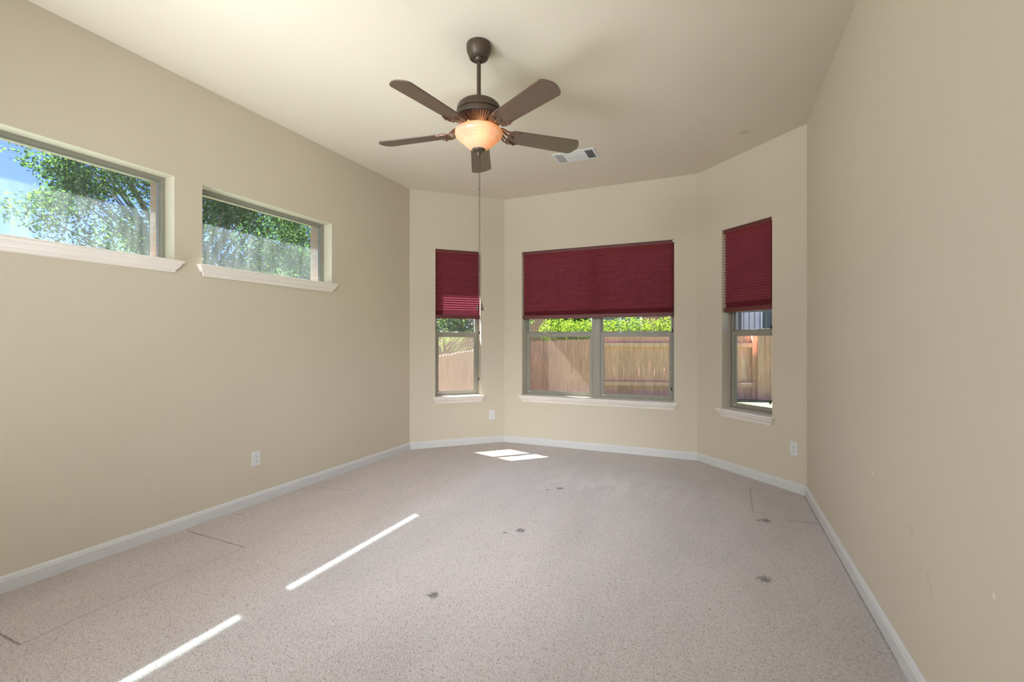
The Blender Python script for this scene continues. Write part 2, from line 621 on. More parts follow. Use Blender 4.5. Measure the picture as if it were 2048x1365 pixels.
def leaf(name, c1, c2, trans):
    m = bpy.data.materials.new(name)
    m.use_nodes = True
    nt = m.node_tree
    nt.nodes.clear()
    t = NT(nt)
    rnd = t.n('ShaderNodeNewGeometry').outputs['Random Per Island']
    n = t.noise(0.9, 2.0)
    colr = t.ramp(t.math('ADD', t.math('MULTIPLY', rnd, 0.6), t.math('MULTIPLY', n, 0.4)), (0.2, c1), (0.8, c2))
    df = t.n('ShaderNodeBsdfDiffuse')
    t.l(colr, df.inputs[0])
    tl = t.n('ShaderNodeBsdfTranslucent')
    t.l(t.mix(1.0, colr, trans, 'MULTIPLY'), tl.inputs[0])
    a = t.n('ShaderNodeMixShader')
    a.inputs[0].default_value = 0.45
    t.l(df.outputs[0], a.inputs[1])
    t.l(tl.outputs[0], a.inputs[2])
    o = t.n('ShaderNodeOutputMaterial')
    t.l(a.outputs[0], o.inputs[0])
    return m


M_leaf_tree = leaf('elm_leaves', (0.0413, 0.0688, 0.0385), (0.11, 0.143, 0.055), (1.1, 1.25, 0.6))
M_leaf_hedge = leaf('hedge_leaves', (0.0275, 0.0605, 0.011), (0.0935, 0.1265, 0.0248), (1.2, 1.3, 0.5))
M_leaf_dark = leaf('dark_leaves', (0.022, 0.050, 0.020), (0.066, 0.10, 0.040), (1.0, 1.2, 0.6))
M_leaf_fern = leaf('arching_leaves', (0.022, 0.040, 0.0155), (0.052, 0.075, 0.027), (0.9, 1.0, 0.55))
M_grass = plain('lawn_green', (0.050, 0.080, 0.024), 0.9, var=0.35, vscale=14)
M_bounce_slab = plain('bounce_slab_concrete', (0.275, 0.264, 0.242), 0.9, var=0.06, vscale=5)
M_table = plain('white_patio', (0.85, 0.83, 0.82), 0.6)
M_blue = plain('blue_grey_panel', (0.34, 0.38, 0.44), 0.6, var=0.1)

# ------------------------------------------------------------------ room outline
H = 3.058
XL, XR, YB = -3.307, 0.666, -1.7
P0 = (XL, YB)
P1 = (XL, 4.500)
P2 = (-2.470, 5.337)
P3 = (-0.200, 5.337)
P4 = (XR, 4.471)
P5 = (XR, YB)
T_IN, T_OUT = 0.17, 0.27
MIT = {'90': 1.0, '45': math.tan(R(22.5))}


class Wall:
    def __init__(self, a, b, m0, m1):
        self.a, self.b = Vector((*a, 0)), Vector((*b, 0))
        d = self.b - self.a
        self.L = d.length
        self.rz = math.atan2(d.y, d.x)
        self.m0, self.m1 = m0, m1
        self.M = Matrix.Translation(self.a) @ Matrix.Rotation(self.rz, 4, 'Z')


W_left = Wall(P0, P1, 1.0, MIT['45'])
W_bl = Wall(P1, P2, MIT['45'], MIT['45'])
W_bc = Wall(P2, P3, MIT['45'], MIT['45'])
W_br = Wall(P3, P4, MIT['45'], MIT['45'])
W_right = Wall(P4, P5, MIT['45'], 1.0)
W_back = Wall(P5, P0, 1.0, 1.0)


def slab_with_holes(mb, w, y0, y1, z0, z1, holes):
    """one wall layer between depths y0 and y1 (outward), mitred at the ends"""
    xs = sorted({0.0, w.L, *[h[0] for h in holes], *[h[1] for h in holes]})
    zs = sorted({z0, z1, *[h[2] for h in holes], *[h[3] for h in holes]})

    def X(i, y):
        x = xs[i]
        if i == 0: return x - y * w.m0
        if i == len(xs) - 1: return x + y * w.m1
        return x

    def is_open(i, k):
        if i < 0 or k < 0 or i >= len(xs) - 1 or k >= len(zs) - 1: return True
        cx, cz = (xs[i] + xs[i + 1]) / 2, (zs[k] + zs[k + 1]) / 2
        return any(h[0] < cx < h[1] and h[2] < cz < h[3] for h in holes)

    for i in range(len(xs) - 1):
        for k in range(len(zs) - 1):
            if is_open(i, k): continue
            a, b = zs[k], zs[k + 1]
            mb.add([(X(i, y0), y0, a), (X(i + 1, y0), y0, a), (X(i + 1, y0), y0, b), (X(i, y0), y0, b)], [(0, 1, 2, 3)])
            mb.add([(X(i, y1), y1, a), (X(i + 1, y1), y1, a), (X(i + 1, y1), y1, b), (X(i, y1), y1, b)], [(3, 2, 1, 0)])
            if is_open(i - 1, k): mb.add([(X(i, y0), y0, a), (X(i, y1), y1, a), (X(i, y1), y1, b), (X(i, y0), y0, b)], [(3, 2, 1, 0)])
            if is_open(i + 1, k): mb.add([(X(i + 1, y0), y0, a), (X(i + 1, y1), y1, a), (X(i + 1, y1), y1, b), (X(i + 1, y0), y0, b)], [(0, 1, 2, 3)])
            if is_open(i, k - 1): mb.add([(X(i, y0), y0, a), (X(i, y1), y1, a), (X(i + 1, y1), y1, a), (X(i + 1, y0), y0, a)], [(0, 1, 2, 3)])
            if is_open(i, k + 1): mb.add([(X(i, y0), y0, b), (X(i, y1), y1, b), (X(i + 1, y1), y1, b), (X(i + 1, y0), y0, b)], [(3, 2, 1, 0)])


def weld(o):
    b = bmesh.new()
    b.from_mesh(o.data)
    bmesh.ops.remove_doubles(b, verts=b.verts, dist=1e-5)
    bmesh.ops.recalc_face_normals(b, faces=b.faces)
    b.to_mesh(o.data)
    b.free()


def make_wall(name, w, holes, m, brickname=None, grow_brick=0.0):
    mb = MB()
    slab_with_holes(mb, w, 0, T_IN, 0, H, holes)
    o = mb.build(name, m)
    weld(o)
    o.location, o.rotation_euler = w.a, (0, 0, w.rz)
    tag(o, kind='structure')
    if brickname:
        mb = MB()
        bh = [(h[0] - grow_brick, h[1] + grow_brick, h[2], h[3]) for h in holes]
        slab_with_holes(mb, w, T_IN, T_OUT, -0.45, H, bh)
        o = mb.build(brickname, M_brick)
        weld(o)
        o.location, o.rotation_euler = w.a, (0, 0, w.rz)
        tag(o, kind='structure')


Z0, Z1 = 0.601, 2.378
TZ0, TZ1 = 1.807, 2.370
oy = -YB
HOLE_T1 = (0.723 + oy, 1.919 + oy, TZ0, TZ1)
HOLE_T2 = (2.102 + oy, 3.298 + oy, TZ0, TZ1)
HOLE_L = (0.305, 0.876, Z0, Z1)
HOLE_C = (0.243, 2.034, Z0, Z1)
HOLE_R = (0.334, 0.903, Z0, Z1)
make_wall('wall_left', W_left, [HOLE_T1, HOLE_T2], M_wall, 'wall_left_brick')
make_wall('wall_bay_left', W_bl, [HOLE_L], M_wall, 'wall_bay_left_brick', 0.07)
make_wall('wall_bay_center', W_bc, [HOLE_C], M_wall, 'wall_bay_center_brick', 0.07)
make_wall('wall_bay_right', W_br, [HOLE_R], M_wall, 'wall_bay_right_brick', 0.07)
make_wall('wall_right', W_right, [], M_wall_r)
make_wall('wall_back', W_back, [], M_wall)

OUT = [P0, P5, P4, P3, P2, P1]


def grow(poly, d):
    """offset a convex counter-clockwise polygon outward; d one number or one per edge"""
    n = len(poly)
    ds = d if isinstance(d, (list, tuple)) else [d] * n
    lines = []
    for i in range(n):
        a, b = Vector(poly[i]), Vector(poly[(i + 1) % n])
        e = (b - a).normalized()
        nn = Vector((e.y, -e.x))
        lines.append((a + nn * ds[i], e))
    res = []
    for i in range(n):
        (p, e), (q, f) = lines[i - 1], lines[i]
        cr = e.x * f.y - e.y * f.x
        s = ((q - p).x * f.y - (q - p).y * f.x) / cr
        r = p + e * s
        res.append((r.x, r.y))
    return res


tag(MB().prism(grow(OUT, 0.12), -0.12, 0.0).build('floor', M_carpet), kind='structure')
tag(MB().prism(grow(OUT, 0.20), H, H + 0.12).build('ceiling', M_ceil), kind='structure')
# roof overhang: edges in order back, right, bay right, bay centre, bay left, left
EAVE_L, EAVE_B = 0.72, 0.78
edge = grow(OUT, [0.3, 0.5, EAVE_B, EAVE_B, EAVE_B, EAVE_L])
rf = MB()
n6 = len(edge)
inner = grow(OUT, 0.272)
for i in range(n6):     # soffit ring round the brick, fascia board and roof deck above it
    j = (i + 1) % n6
    a, b, c, d = edge[i], edge[j], inner[j], inner[i]
    for z0, z1 in ((3.0, 3.03),):
        rf.add([(*a, z0), (*b, z0), (*c, z0), (*d, z0), (*a, z1), (*b, z1), (*c, z1), (*d, z1)],
               [(0, 1, 2, 3), (7, 6, 5, 4), (0, 4, 5, 1), (1, 5, 6, 2), (2, 6, 7, 3), (3, 7, 4, 0)])
    A, B = Vector((*a, 0)), Vector((*b, 0))
    dd = B - A
    M = Matrix.Translation(A) @ Matrix.Rotation(math.atan2(dd.y, dd.x), 4, 'Z')
    rf.box(0, dd.length, 0.0, 0.025, 3.0, H + 0.14, M)
rf.prism(edge, H + 0.14, H + 0.24)
tag(rf.build('roof_overhang', M_soffit), kind='structure')


# ------------------------------------------------------------------ skirting, sills
def baseboard(name, w):
    prof = [(0.0, 0.0), (-0.015, 0.0), (-0.015, 0.060), (-0.012, 0.066), (-0.012, 0.070), (-0.008, 0.078), (-0.003, 0.083), (0.0, 0.083)]
    mb = MB()
    n = len(prof)
    p = [(-y * w.m0, y, z) for y, z in prof] + [(w.L + y * w.m1, y, z) for y, z in prof]
    mb.add(p, [tuple(range(n)), tuple(range(2 * n - 1, n - 1, -1))] + [(i, i + n, (i + 1) % n + n, (i + 1) % n) for i in range(n)])
    o = mb.build(name, M_trim)
    o.location, o.rotation_euler = w.a, (0, 0, w.rz)
    tag(o, kind='structure')


for nm, w in (('baseboard_left', W_left), ('baseboard_bay_left', W_bl), ('baseboard_bay_center', W_bc), ('baseboard_bay_right', W_br),
              ('baseboard_right', W_right), ('baseboard_back', W_back)):
    baseboard(nm, w)


def sill(parent, hole):
    """stool board with a moulded apron and returned ends; local frame of the wall"""
    u0, u1, z = hole[0], hole[1], hole[2]
    prof = [(-0.045, 0.0), (-0.048, -0.004), (-0.048, -0.014), (-0.040, -0.017), (-0.036, -0.024), (-0.034, -0.034), (-0.026, -0.048),
            (-0.016, -0.056), (-0.014, -0.066), (-0.010, -0.072), (-0.010, -0.080)]
    mb = MB()
    c = -0.010
    ps = []
    for y, zz in prof:
        x0, x1 = u0 - c + y, u1 + c - y
        ps.append([(x0, 0.0, z + zz), (x0, y, z + zz), (x1, y, z + zz), (x1, 0.0, z + zz)])
    for i in range(len(ps) - 1):
        for k in range(3):
            mb.add([ps[i][k], ps[i][k + 1], ps[i + 1][k + 1], ps[i + 1][k]], [(0, 3, 2, 1)])
    mb.add(ps[0], [(0, 1, 2, 3)])
    mb.add(ps[-1], [(3, 2, 1, 0)])
    mb.add([p[0] for p in ps] + [p[3] for p in ps], [tuple(range(len(ps))), tuple(range(2 * len(ps) - 1, len(ps) - 1, -1))])
    mb.box(u0, u1, 0.0, 0.10, z - 0.012, z + 0.001)
    o = mb.build('window_sill', M_sill, parent)
    weld(o)
    return o


def frame_rect(mb, x0, x1, z0, z1, y0, y1, wl, wr=None, wb=None, wt=None):
    wr = wl if wr is None else wr
    wb = wl if wb is None else wb
    wt = wl if wt is None else wt
    mb.box(x0, x0 + wl, y0, y1, z0, z1)
    mb.box(x1 - wr, x1, y0, y1, z0, z1)
    mb.box(x0 + wl, x1 - wr, y0, y1, z0, z0 + wb)
    mb.box(x0 + wl, x1 - wr, y0, y1, z1 - wt, z1)


def single_hung(root, u0, u1, z0, z1, wl, wr):
    """one hung unit; meeting rail at z 1.32 to 1.385"""
    fy = 0.10
    mb = MB()
    frame_rect(mb, u0, u1, z0, z1, fy + 0.012, 0.168, 0.030 + wl, 0.030 + wr, 0.022, 0.03)
    frame_rect(mb, u0, u1, z0, z1, fy, fy + 0.012, 0.016 + wl, 0.016 + wr, 0.012, 0.016)
    mb.build('window_frame', M_vinyl, root)
    a, b = u0 + 0.030 + wl, u1 - 0.030 - wr
    mb = MB()          # upper sash, set further out
    frame_rect(mb, a, b, 1.350, z1 - 0.03, 0.138, 0.160, 0.012, 0.012, 0.036, 0.02)
    us = mb.build('upper_sash', M_vinyl, root)
    MB().box(a + 0.01, b - 0.01, 0.147, 0.151, 1.38, z1 - 0.045).build('glass_pane', M_glass, us)
    mb = MB()          # lower sash, nearer the room
    frame_rect(mb, a - 0.006, b + 0.006, z0 + 0.022, 1.372, 0.106, 0.134, 0.034, 0.034, 0.030, 0.046)
    frame_rect(mb, a + 0.026, b - 0.026, z0 + 0.050, 1.328, 0.112, 0.122, 0.007)
    ls = mb.build('lower_sash', M_vinyl, root)
    MB().box(a + 0.026, b - 0.026, 0.118, 0.122, z0 + 0.048, 1.33).build('glass_pane', M_glass, ls)
    mb = MB()
    cx = (a + b) / 2
    for x in ((a * 0.72 + b * 0.28), (a * 0.28 + b * 0.72)) if b - a > 0.6 else (cx,):
        mb.bbox(x - 0.032, x + 0.032, 0.100, 0.122, 1.372, 1.378, 0.002)
        mb.lathe([(0.012, 0), (0.013, 0.006), (0.006, 0.011)], 12, (x, 0.112, 1.378))
        mb.bbox(x - 0.005, x + 0.030, 0.099, 0.108, 1.379, 1.386, 0.002)
    mb.build('sash_lock', M_latch, ls)
    mb = MB()
    mb.bbox(a + 0.004, a + 0.052, 0.098, 0.112, z0 + 0.028, z0 + 0.040, 0.003)
    mb.build('tilt_latch', M_latch, ls)
    mb = MB()
    mb.box(a - 0.004, b + 0.004, 0.1625, 0.1635, z0 + 0.024, 1.36)
    sc = mb.build('insect_screen', M_screen, root)


def window_root(name, w, hole):
    o = empty(name, w.a, w.rz)
    tag(o, kind='structure')
    sill(o, hole)
    return o


w1 = window_root('window_1', W_left, HOLE_T1)
w2 = window_root('window_2', W_left, HOLE_T2)
for w, h in ((w1, HOLE_T1), (w2, HOLE_T2)):
    mb = MB()
    frame_rect(mb, h[0], h[1], h[2] - 0.02, h[3], 0.100, 0.118, 0.022, 0.022, 0.022, 0.022)
    frame_rect(mb, h[0], h[1], h[2] - 0.02, h[3], 0.118, 0.142, 0.030, 0.030, 0.030, 0.034)
    mb.build('window_frame', M_vinyl, w)
    MB().box(h[0] + 0.025, h[1] - 0.025, 0.128, 0.132, h[2] - 0.01, h[3] - 0.03).build('glass_pane', M_glass_t, w)
w3 = window_root('window_3', W_bl, HOLE_L)
single_hung(w3, HOLE_L[0], HOLE_L[1], Z0, Z1, 0.0, 0.0)
w4 = window_root('window_4', W_bc, HOLE_C)
um = (1.071 + 1.244) / 2 
single_hung(w4, HOLE_C[0], um, Z0, Z1, 0.0, 0.024)
single_hung(w4, um, HOLE_C[1], Z0, Z1, 0.024, 0.0)
w5 = window_root('window_5', W_br, HOLE_R)
single_hung(w5, HOLE_R[0], HOLE_R[1], Z0, Z1, 0.0, 0.0)


# ------------------------------------------------------------------ blinds
def blind(w, hole, zb, label, tassels):
    u0, u1, zt = hole[0] + 0.005, hole[1] - 0.006, hole[3]
    cx = (u0 + u1) / 2
    base = w.M @ Vector((cx, 0.032, zb))
    o = empty('window_blind', base, w.rz)
    tag(o, label, 'blind', 'burgundy pleated blinds in the bay')
    hw = (u1 - u0) / 2
    top = zt - zb - 0.002
    mb = MB()
    mb.bbox(-hw, hw - 0.012, -0.018, 0.024, top - 0.032, top, 0.003)
    mb.build('headrail', M_rail, o)
    mb = MB()
    mb.bbox(hw - 0.012, hw + 0.003, -0.018, 0.006, top - 0.024, top + 0.001, 0.002)
    mb.build('mounting_bracket', M_white, o)
    # fabric: zigzag pleats, squeezed together near the bottom rail
    n = 25
    z1, z0 = top - 0.032, 0.046
    zs = []
    for i in range(2 * n + 1):
        s = i / (2 * n)
        zs.append(z1 + (z0 + 0.05 - z1) * s)
    k = 12
    for i in range(1, k + 1):
        zs.append(z0 + 0.05 + (0.0 - 0.05) * i / k)
    mb = MB()
    rnd = random.Random(len(label))
    NX = 12
    pts = []
    for i, z in enumerate(zs):
        amp = 0.017 + 0.001 * rnd.random()
        y = (amp if i % 2 else -amp) + 0.002
        if i > 2 * n: y = (0.013 if i % 2 else -0.006) + 0.004
        row = []
        for q in range(NX + 1):
            x = -hw + 0.003 + (2 * hw - 0.006) * q / NX
            row.append((x, y, z + 0.0004 * math.sin(q * 1.7 + i)))
        pts.append(row)
    flat = [p for r in pts for p in r]
    fs = []
    for i in range(len(pts) - 1):
        for q in range(NX):
            a = i * (NX + 1) + q
            fs.append((a, a + 1, a + NX + 2, a + NX + 1))
    mb.add(flat, fs)
    mb.build('pleated_fabric', M_fabric, o, fix=False)
    MB().bbox(-hw + 0.001, hw - 0.001, -0.014, 0.022, 0.0, 0.046, 0.004).build('bottom_rail', M_rail, o)
    for j, zt_ in enumerate(tassels):
        x = hw - 0.012 - 0.010 * j
        c = MB().tube([(x, -0.020, top - 0.02), (x + 0.001, -0.021, 0.4 * (top + zt_ - zb)), (x, -0.021, zt_ - zb + 0.03)], 0.0011, 6).build('lift_cord', M_cord, o)
        MB().lathe([(0.002, 0.034), (0.006, 0.030), (0.007, 0.012), (0.009, 0.002), (0.007, -0.004)], 12, (x, -0.021, zt_ - zb)).build('cord_tassel', M_tassel, c, smooth=True)
    return o


blind(W_bl, HOLE_L, 1.545, 'narrow burgundy pleated blind with a sunlit patch, left bay window', (1.365, 0.79))
blind(W_bc, HOLE_C, 1.543, 'wide burgundy pleated blind half lowered over the central double window', (1.375, 0.735))
blind(W_br, HOLE_R, 1.556, 'narrow burgundy pleated blind over the right bay window showing grass', (1.385, 0.71))


# ------------------------------------------------------------------ outlets
def outlet(w, u, z, label):
    base = w.M @ Vector((u, 0, z))
    o = empty('wall_outlet', base, w.rz)
    tag(o, label, 'outlet', 'white wall outlets')
    mb = MB()
    mb.bbox(-0.036, 0.036, -0.006, 0.001, -0.058, 0.058, 0.0025)
    mb.build('cover_plate', M_white, o)
    for s in (-1, 1):
        poly = []
        for k in range(28):
            a = 2 * math.pi * k / 28
            x, y = 0.0172 * math.cos(a), 0.0172 * math.sin(a)
            poly.append((x, max(-0.0135, min(0.0135, y))))
        M = Matrix.Translation((0, 0, s * 0.0195)) @ Matrix.Rotation(R(90), 4, 'X')
        rc = MB().prism(poly, 0.005, 0.0085, M).build('receptacle', M_white, o)
        d = MB()
        zc = s * 0.0195
        d.box(-0.0075, -0.0055, -0.0090, -0.0080, zc - 0.001, zc + 0.007)
        d.box(0.0055, 0.0075, -0.0090, -0.0080, zc, zc + 0.006)
        M = Matrix.Translation((0, -0.0080, zc - 0.0075)) @ Matrix.Rotation(R(90), 4, 'X')
        d.prism([(0.0034 * math.cos(2 * math.pi * k / 12), 0.0034 * math.sin(2 * math.pi * k / 12)) for k in range(12)], 0.0, 0.0010, M)
        d.build('socket_slot', M_slot, rc)
    M = Matrix.Translation((0, -0.006, 0)) @ Matrix.Rotation(R(90), 4, 'X')
    MB().lathe([(0.0035, 0.0), (0.0033, 0.0012), (0.001, 0.0016)], 12, M=M).build('plate_screw', M_latch, o)


outlet(W_left, 2.517 + oy, 0.352, 'white duplex outlet low on the long left wall below the high windows')
outlet(W_bl, 1.014, 0.349, 'small white outlet just right below the left bay window')
outlet(W_br, 1.114, 0.363, 'white duplex outlet beside the right corner below right bay window')

# ------------------------------------------------------------------ ceiling register, smoke detector
vent = empty('air_vent', (-1.253, 4.346, H), 0.0)
tag(vent, 'white rectangular air vent in the ceiling behind the fan blade', 'vent')
vw, vh = 0.205, 0.122
mb = MB()
for (x0, x1, y0, y1) in ((-vw, -vw + 0.028, -vh, vh), (vw - 0.028, vw, -vh, vh), (-vw + 0.028, vw - 0.028, -vh, -vh + 0.026), (-vw + 0.028, vw - 0.028, vh - 0.026, vh)):
    mb.box(x0, x1, y0, y1, -0.006, 0.0)
mb.build('register_frame', M_white, vent)
mb = MB()
mb.box(-vw + 0.028, vw - 0.028, -vh + 0.026, vh - 0.026, -0.0012, -0.0004)  # flat dark sheet, painted as the shade inside the duct
mb.build('duct_shade_sheet', M_duct_shade, vent)
mb = MB()
x0, x1 = -0.108, 0.108
ny = 8
for k in range(ny):
    y = -vh + 0.030 + k * (2 * vh - 0.052) / ny
    s = 1 if k < ny // 2 else -1
    M = Matrix.Translation((0, y + 0.010, -0.006)) @ Matrix.Rotation(R(4 * s), 4, 'X')
    mb.box(x0, x1, -0.0140, 0.0140, -0.001, 0.001, M)
mb.build('center_louvers', M_white, vent)
for s in (-1, 1):
    mb = MB()
    for k in range(6):
        x = s * (0.116 + k * 0.0115)
        M = Matrix.Translation((x + s * 0.003, 0, -0.006)) @ Matrix.Rotation(R(52 * s), 4, 'Y')
        mb.box(-0.0065, 0.0065, -vh + 0.026, vh - 0.026, -0.0007, 0.0007, M)
    mb.build('end_louvers', M_white, vent)
mb = MB()
mb.tube([(-vw + 0.012, 0.0, -0.004), (-vw + 0.012, 0.0, -0.022), (-vw + 0.004, 0.0, -0.03)], 0.0022, 8)
mb.build('damper_lever', M_white, vent)

det = empty('smoke_detector', (-1.527, 1.861, H), 0.0)
tag(det, 'white round smoke detector at the very top edge of the ceiling view', 'smoke detector')
MB().lathe([(0.066, 0.0), (0.066, -0.010), (0.062, -0.014)], 36).build('mounting_plate', M_white, det, smooth=True)
MB().lathe([(0.060, -0.014), (0.060, -0.030), (0.052, -0.040), (0.030, -0.044), (0.004, -0.044)], 36).build('detector_cover', M_white, det, smooth=True)

# ------------------------------------------------------------------ ceiling fan
FX, FY = -1.317, 2.479
FAN_RZ = math.atan2(412, 930) + R(2.2)
fan = empty('ceiling_fan', (FX, FY, H), 0.0)
tag(fan, 'five blade bronze ceiling fan with lit amber glass bowl', 'ceiling fan')


def fz(z): return z - H


MB().lathe([(r, fz(z)) for r, z in [(0.072, 3.057), (0.0745, 3.052), (0.0745, 3.030), (0.071, 3.012), (0.063, 2.992), (0.057, 2.982), (0.056, 2.975),
                                     (0.050, 2.971), (0.046, 2.974), (0.040, 2.969), (0.034, 2.972), (0.020, 2.972)]], 48).build('canopy', M_bronze, fan, smooth=True)
mb = MB()
mb.lathe([(0.030, fz(2.985)), (0.029, fz(2.968)), (0.020, fz(2.958))], 24)
mb.lathe([(0.0125, fz(2.97)), (0.0125, fz(2.70))], 24)
mb.lathe([(0.020, fz(2.735)), (0.022, fz(2.725)), (0.022, fz(2.700))], 24)
mb.build('downrod', M_bronze, fan, smooth=True)
MB().lathe([(r, fz(z)) for r, z in [(0.022, 2.713), (0.060, 2.712), (0.090, 2.707), (0.112, 2.698), (0.126, 2.684), (0.132, 2.668), (0.133, 2.648), (0.127, 2.643),
                                     (0.127, 2.638), (0.139, 2.634), (0.141, 2.618), (0.139, 2.608)]], 64).build('motor_housing', M_bronze, fan, smooth=True)
# vented lower cone with radial ribs
mb = MB()
mb.lathe([(r, fz(z)) for r, z in [(0.139, 2.610), (0.130, 2.600), (0.078, 2.566), (0.060, 2.562)]], 64)
vc = mb.build('vent_ring', M_dark, fan, smooth=True)
mb = MB()
for k in range(50):
    if k % 10 in (0,): continue
    a = 2 * math.pi * k / 50 + FAN_RZ + R(90)
    ca, sa = math.cos(a), math.sin(a)
    mb.tube([(0.135 * ca, 0.135 * sa, fz(2.602)), (0.108 * ca, 0.108 * sa, fz(2.585)), (0.084 * ca, 0.084 * sa, fz(2.569))], [0.0042, 0.0042, 0.003], 6)
mb.build('vent_rib', M_iron, vc, smooth=True)
mb = MB()
mb.lathe([(0.070, fz(2.570)), (0.074, fz(2.565)), (0.074, fz(2.556)), (0.060, fz(2.552)), (0.056, fz(2.530)), (0.030, fz(2.52))], 40)
mb.build('light_fitter', M_bronze, fan, smooth=True)

# blades
ZBL = fz(2.532)
PITCH = R(11)


def blade_outline():
    """root narrow, sides spreading a little, end gently curved with rounded corners"""
    L0, L1, w0, w1, rc, bow = 0.200, 0.665, 0.060, 0.072, 0.030, 0.016
    half = [(L0, 0.0), (L0 + 0.001, w0 - 0.014), (L0 + 0.005, w0 - 0.005), (L0 + 0.014, w0)]
    xc = L1 - bow - rc
    half.append((xc - 0.02, w1 - 0.0005))
    for k in range(8):
        a = R(90 - 56 * k / 7)
        half.append((xc + rc * math.cos(a), w1 - rc + rc * math.sin(a)))
    yq = half[-1][1]
    xq = half[-1][0]
    for k in range(1, 6):
        y = yq * (1 - k / 5.0)
        half.append((xq + (L1 - xq) * (1 - (y / yq) ** 2), y))
    # half runs along +y from the root to the tip; mirror it back
    return [(x, -y) for x, y in half[1:-1]] + [half[-1]] + [(x, y) for x, y in reversed(half[1:-1])]


def make_iron():
    """openwork bracket: narrow neck at the hub, ribs fanning out, horns along both blade edges"""
    zh = fz(2.562) - ZBL
    sm = lambda q: q * q * (3 - 2 * q)

    def zz(x):
        q = min(1.0, max(0.0, (x - 0.118) / 0.072))
        return zh * (1 - sm(q)) - 0.0105 * sm(q) + 0.010 * math.sin(math.pi * q)

    def hw(x):
        q = min(1.0, max(0.0, (x - 0.118) / 0.082))
        return 0.016 + 0.046 * q ** 0.75

    def spans(seg, x):
        h = hw(x)
        if seg == 'neck': return [(-0.016, 0.016)]
        if seg == 'ribs':
            q = (x - 0.130) / 0.052
            m = 0.36 * h
            wv = 0.004 * math.sin(q * math.pi)
            return [(-h, -h + 0.009), (-m - 0.004 - wv, -m + 0.003 + wv), (m - 0.003 - wv, m + 0.004 + wv), (h - 0.009, h)]
        if seg == 'band': return [(-h, h)]
        q = (x - 0.196) / 0.062          # horns and the middle lobe
        i0 = 0.020 + 0.036 * min(1.0, q * 1.7) ** 0.6
        c = 0.017 * max(0.0, 1 - (q / 0.45) ** 2)
        o = 0.062 - 0.003 * q
        i0 = min(i0, o - 0.001 - 0.004 * (1 - q))
        return [(-o, -i0), (-c, c), (i0, o)]

    bm = bmesh.new()
    for seg, xa, xb, n in (('neck', 0.050, 0.130, 6), ('ribs', 0.130, 0.182, 9), ('band', 0.182, 0.196, 3), ('horn', 0.196, 0.258, 12)):
        xs = [xa + (xb - xa) * i / n for i in range(n + 1)]
        cols = [[(bm.verts.new((x, y0, zz(x))), bm.verts.new((x, y1, zz(x)))) for y0, y1 in spans(seg, x)] for x in xs]
        for i in range(n):
            for (a0, a1), (b0, b1) in zip(cols[i], cols[i + 1]):
                if (b1.co - b0.co).length + (a1.co - a0.co).length < 1e-4: continue
                bm.faces.new((a0, b0, b1, a1))
    bmesh.ops.remove_doubles(bm, verts=bm.verts, dist=2e-4)
    bmesh.ops.recalc_face_normals(bm, faces=bm.faces)
    bmesh.ops.solidify(bm, geom=list(bm.faces), thickness=0.007)
    mb = MB().bm(bm)
    for x, y in ((0.212, 0.0), (0.236, 0.057), (0.236, -0.057)):
        mb.lathe([(0.005, -0.003), (0.005, -0.0165), (0.003, -0.0185)], 10, (x, y, 0))
    return mb


bo = blade_outline()
proto_blade = proto_iron = None
for k in range(5):
    a = FAN_RZ + R(90) + k * R(72)
    if proto_blade is None:
        bm = bmesh.new()
        vs = [bm.verts.new((x, y, -0.003)) for x, y in bo]
        f = bm.faces.new(vs)
        ext = bmesh.ops.extrude_face_region(bm, geom=[f])
        bmesh.ops.translate(bm, vec=(0, 0, 0.006), verts=[v for v in ext['geom'] if isinstance(v, bmesh.types.BMVert)])
        proto_blade = MB().bm(bm).build('fan_blade', M_blade, fan)
        proto_iron = make_iron().build('blade_iron', M_iron, proto_blade, smooth=True)
        bl = proto_blade
    else:
        bl = proto_blade.copy()
        C.objects.link(bl)
        bl.parent = fan
        ir = proto_iron.copy()
        C.objects.link(ir)
        ir.parent = bl
    bl.location = (0, 0, ZBL)
    bl.rotation_euler = (Matrix.Rotation(a, 4, 'Z') @ Matrix.Rotation(-PITCH, 4, 'X')).to_euler()

# glass bowl (open at the top), finial, chains
out_p = [(0.140, 2.535), (0.143, 2.530), (0.143, 2.516), (0.139, 2.505), (0.132, 2.498), (0.126, 2.495), (0.1245, 2.490), (0.121, 2.4885), (0.115, 2.4865),
         (0.1135, 2.481), (0.110, 2.479), (0.103, 2.4765), (0.096, 2.467), (0.082, 2.452), (0.064, 2.438), (0.048, 2.428), (0.036, 2.422)]
in_p = [(max(r - 0.004, 0.03), z + 0.004) for r, z in reversed(out_p)]
mb = MB()
prof = out_p + in_p + [out_p[0]]
mb.lathe([(r, fz(z)) for r, z in prof], 64, close=False)
mb.build('glass_bowl', M_bowl, fan, smooth=60)
mb = MB()
mb.lathe([(0.006, fz(2.53)), (0.006, fz(2.43))], 12)
mb.lathe([(r, fz(z)) for r, z in [(0.038, 2.432), (0.041, 2.424), (0.037, 2.416), (0.026, 2.410), (0.014, 2.406), (0.012, 2.400), (0.009, 2.392), (0.006, 2.386)]], 32)
mb.build('finial', M_bronze, fan, smooth=True)
u = Vector((0.914, 0.405, 0))
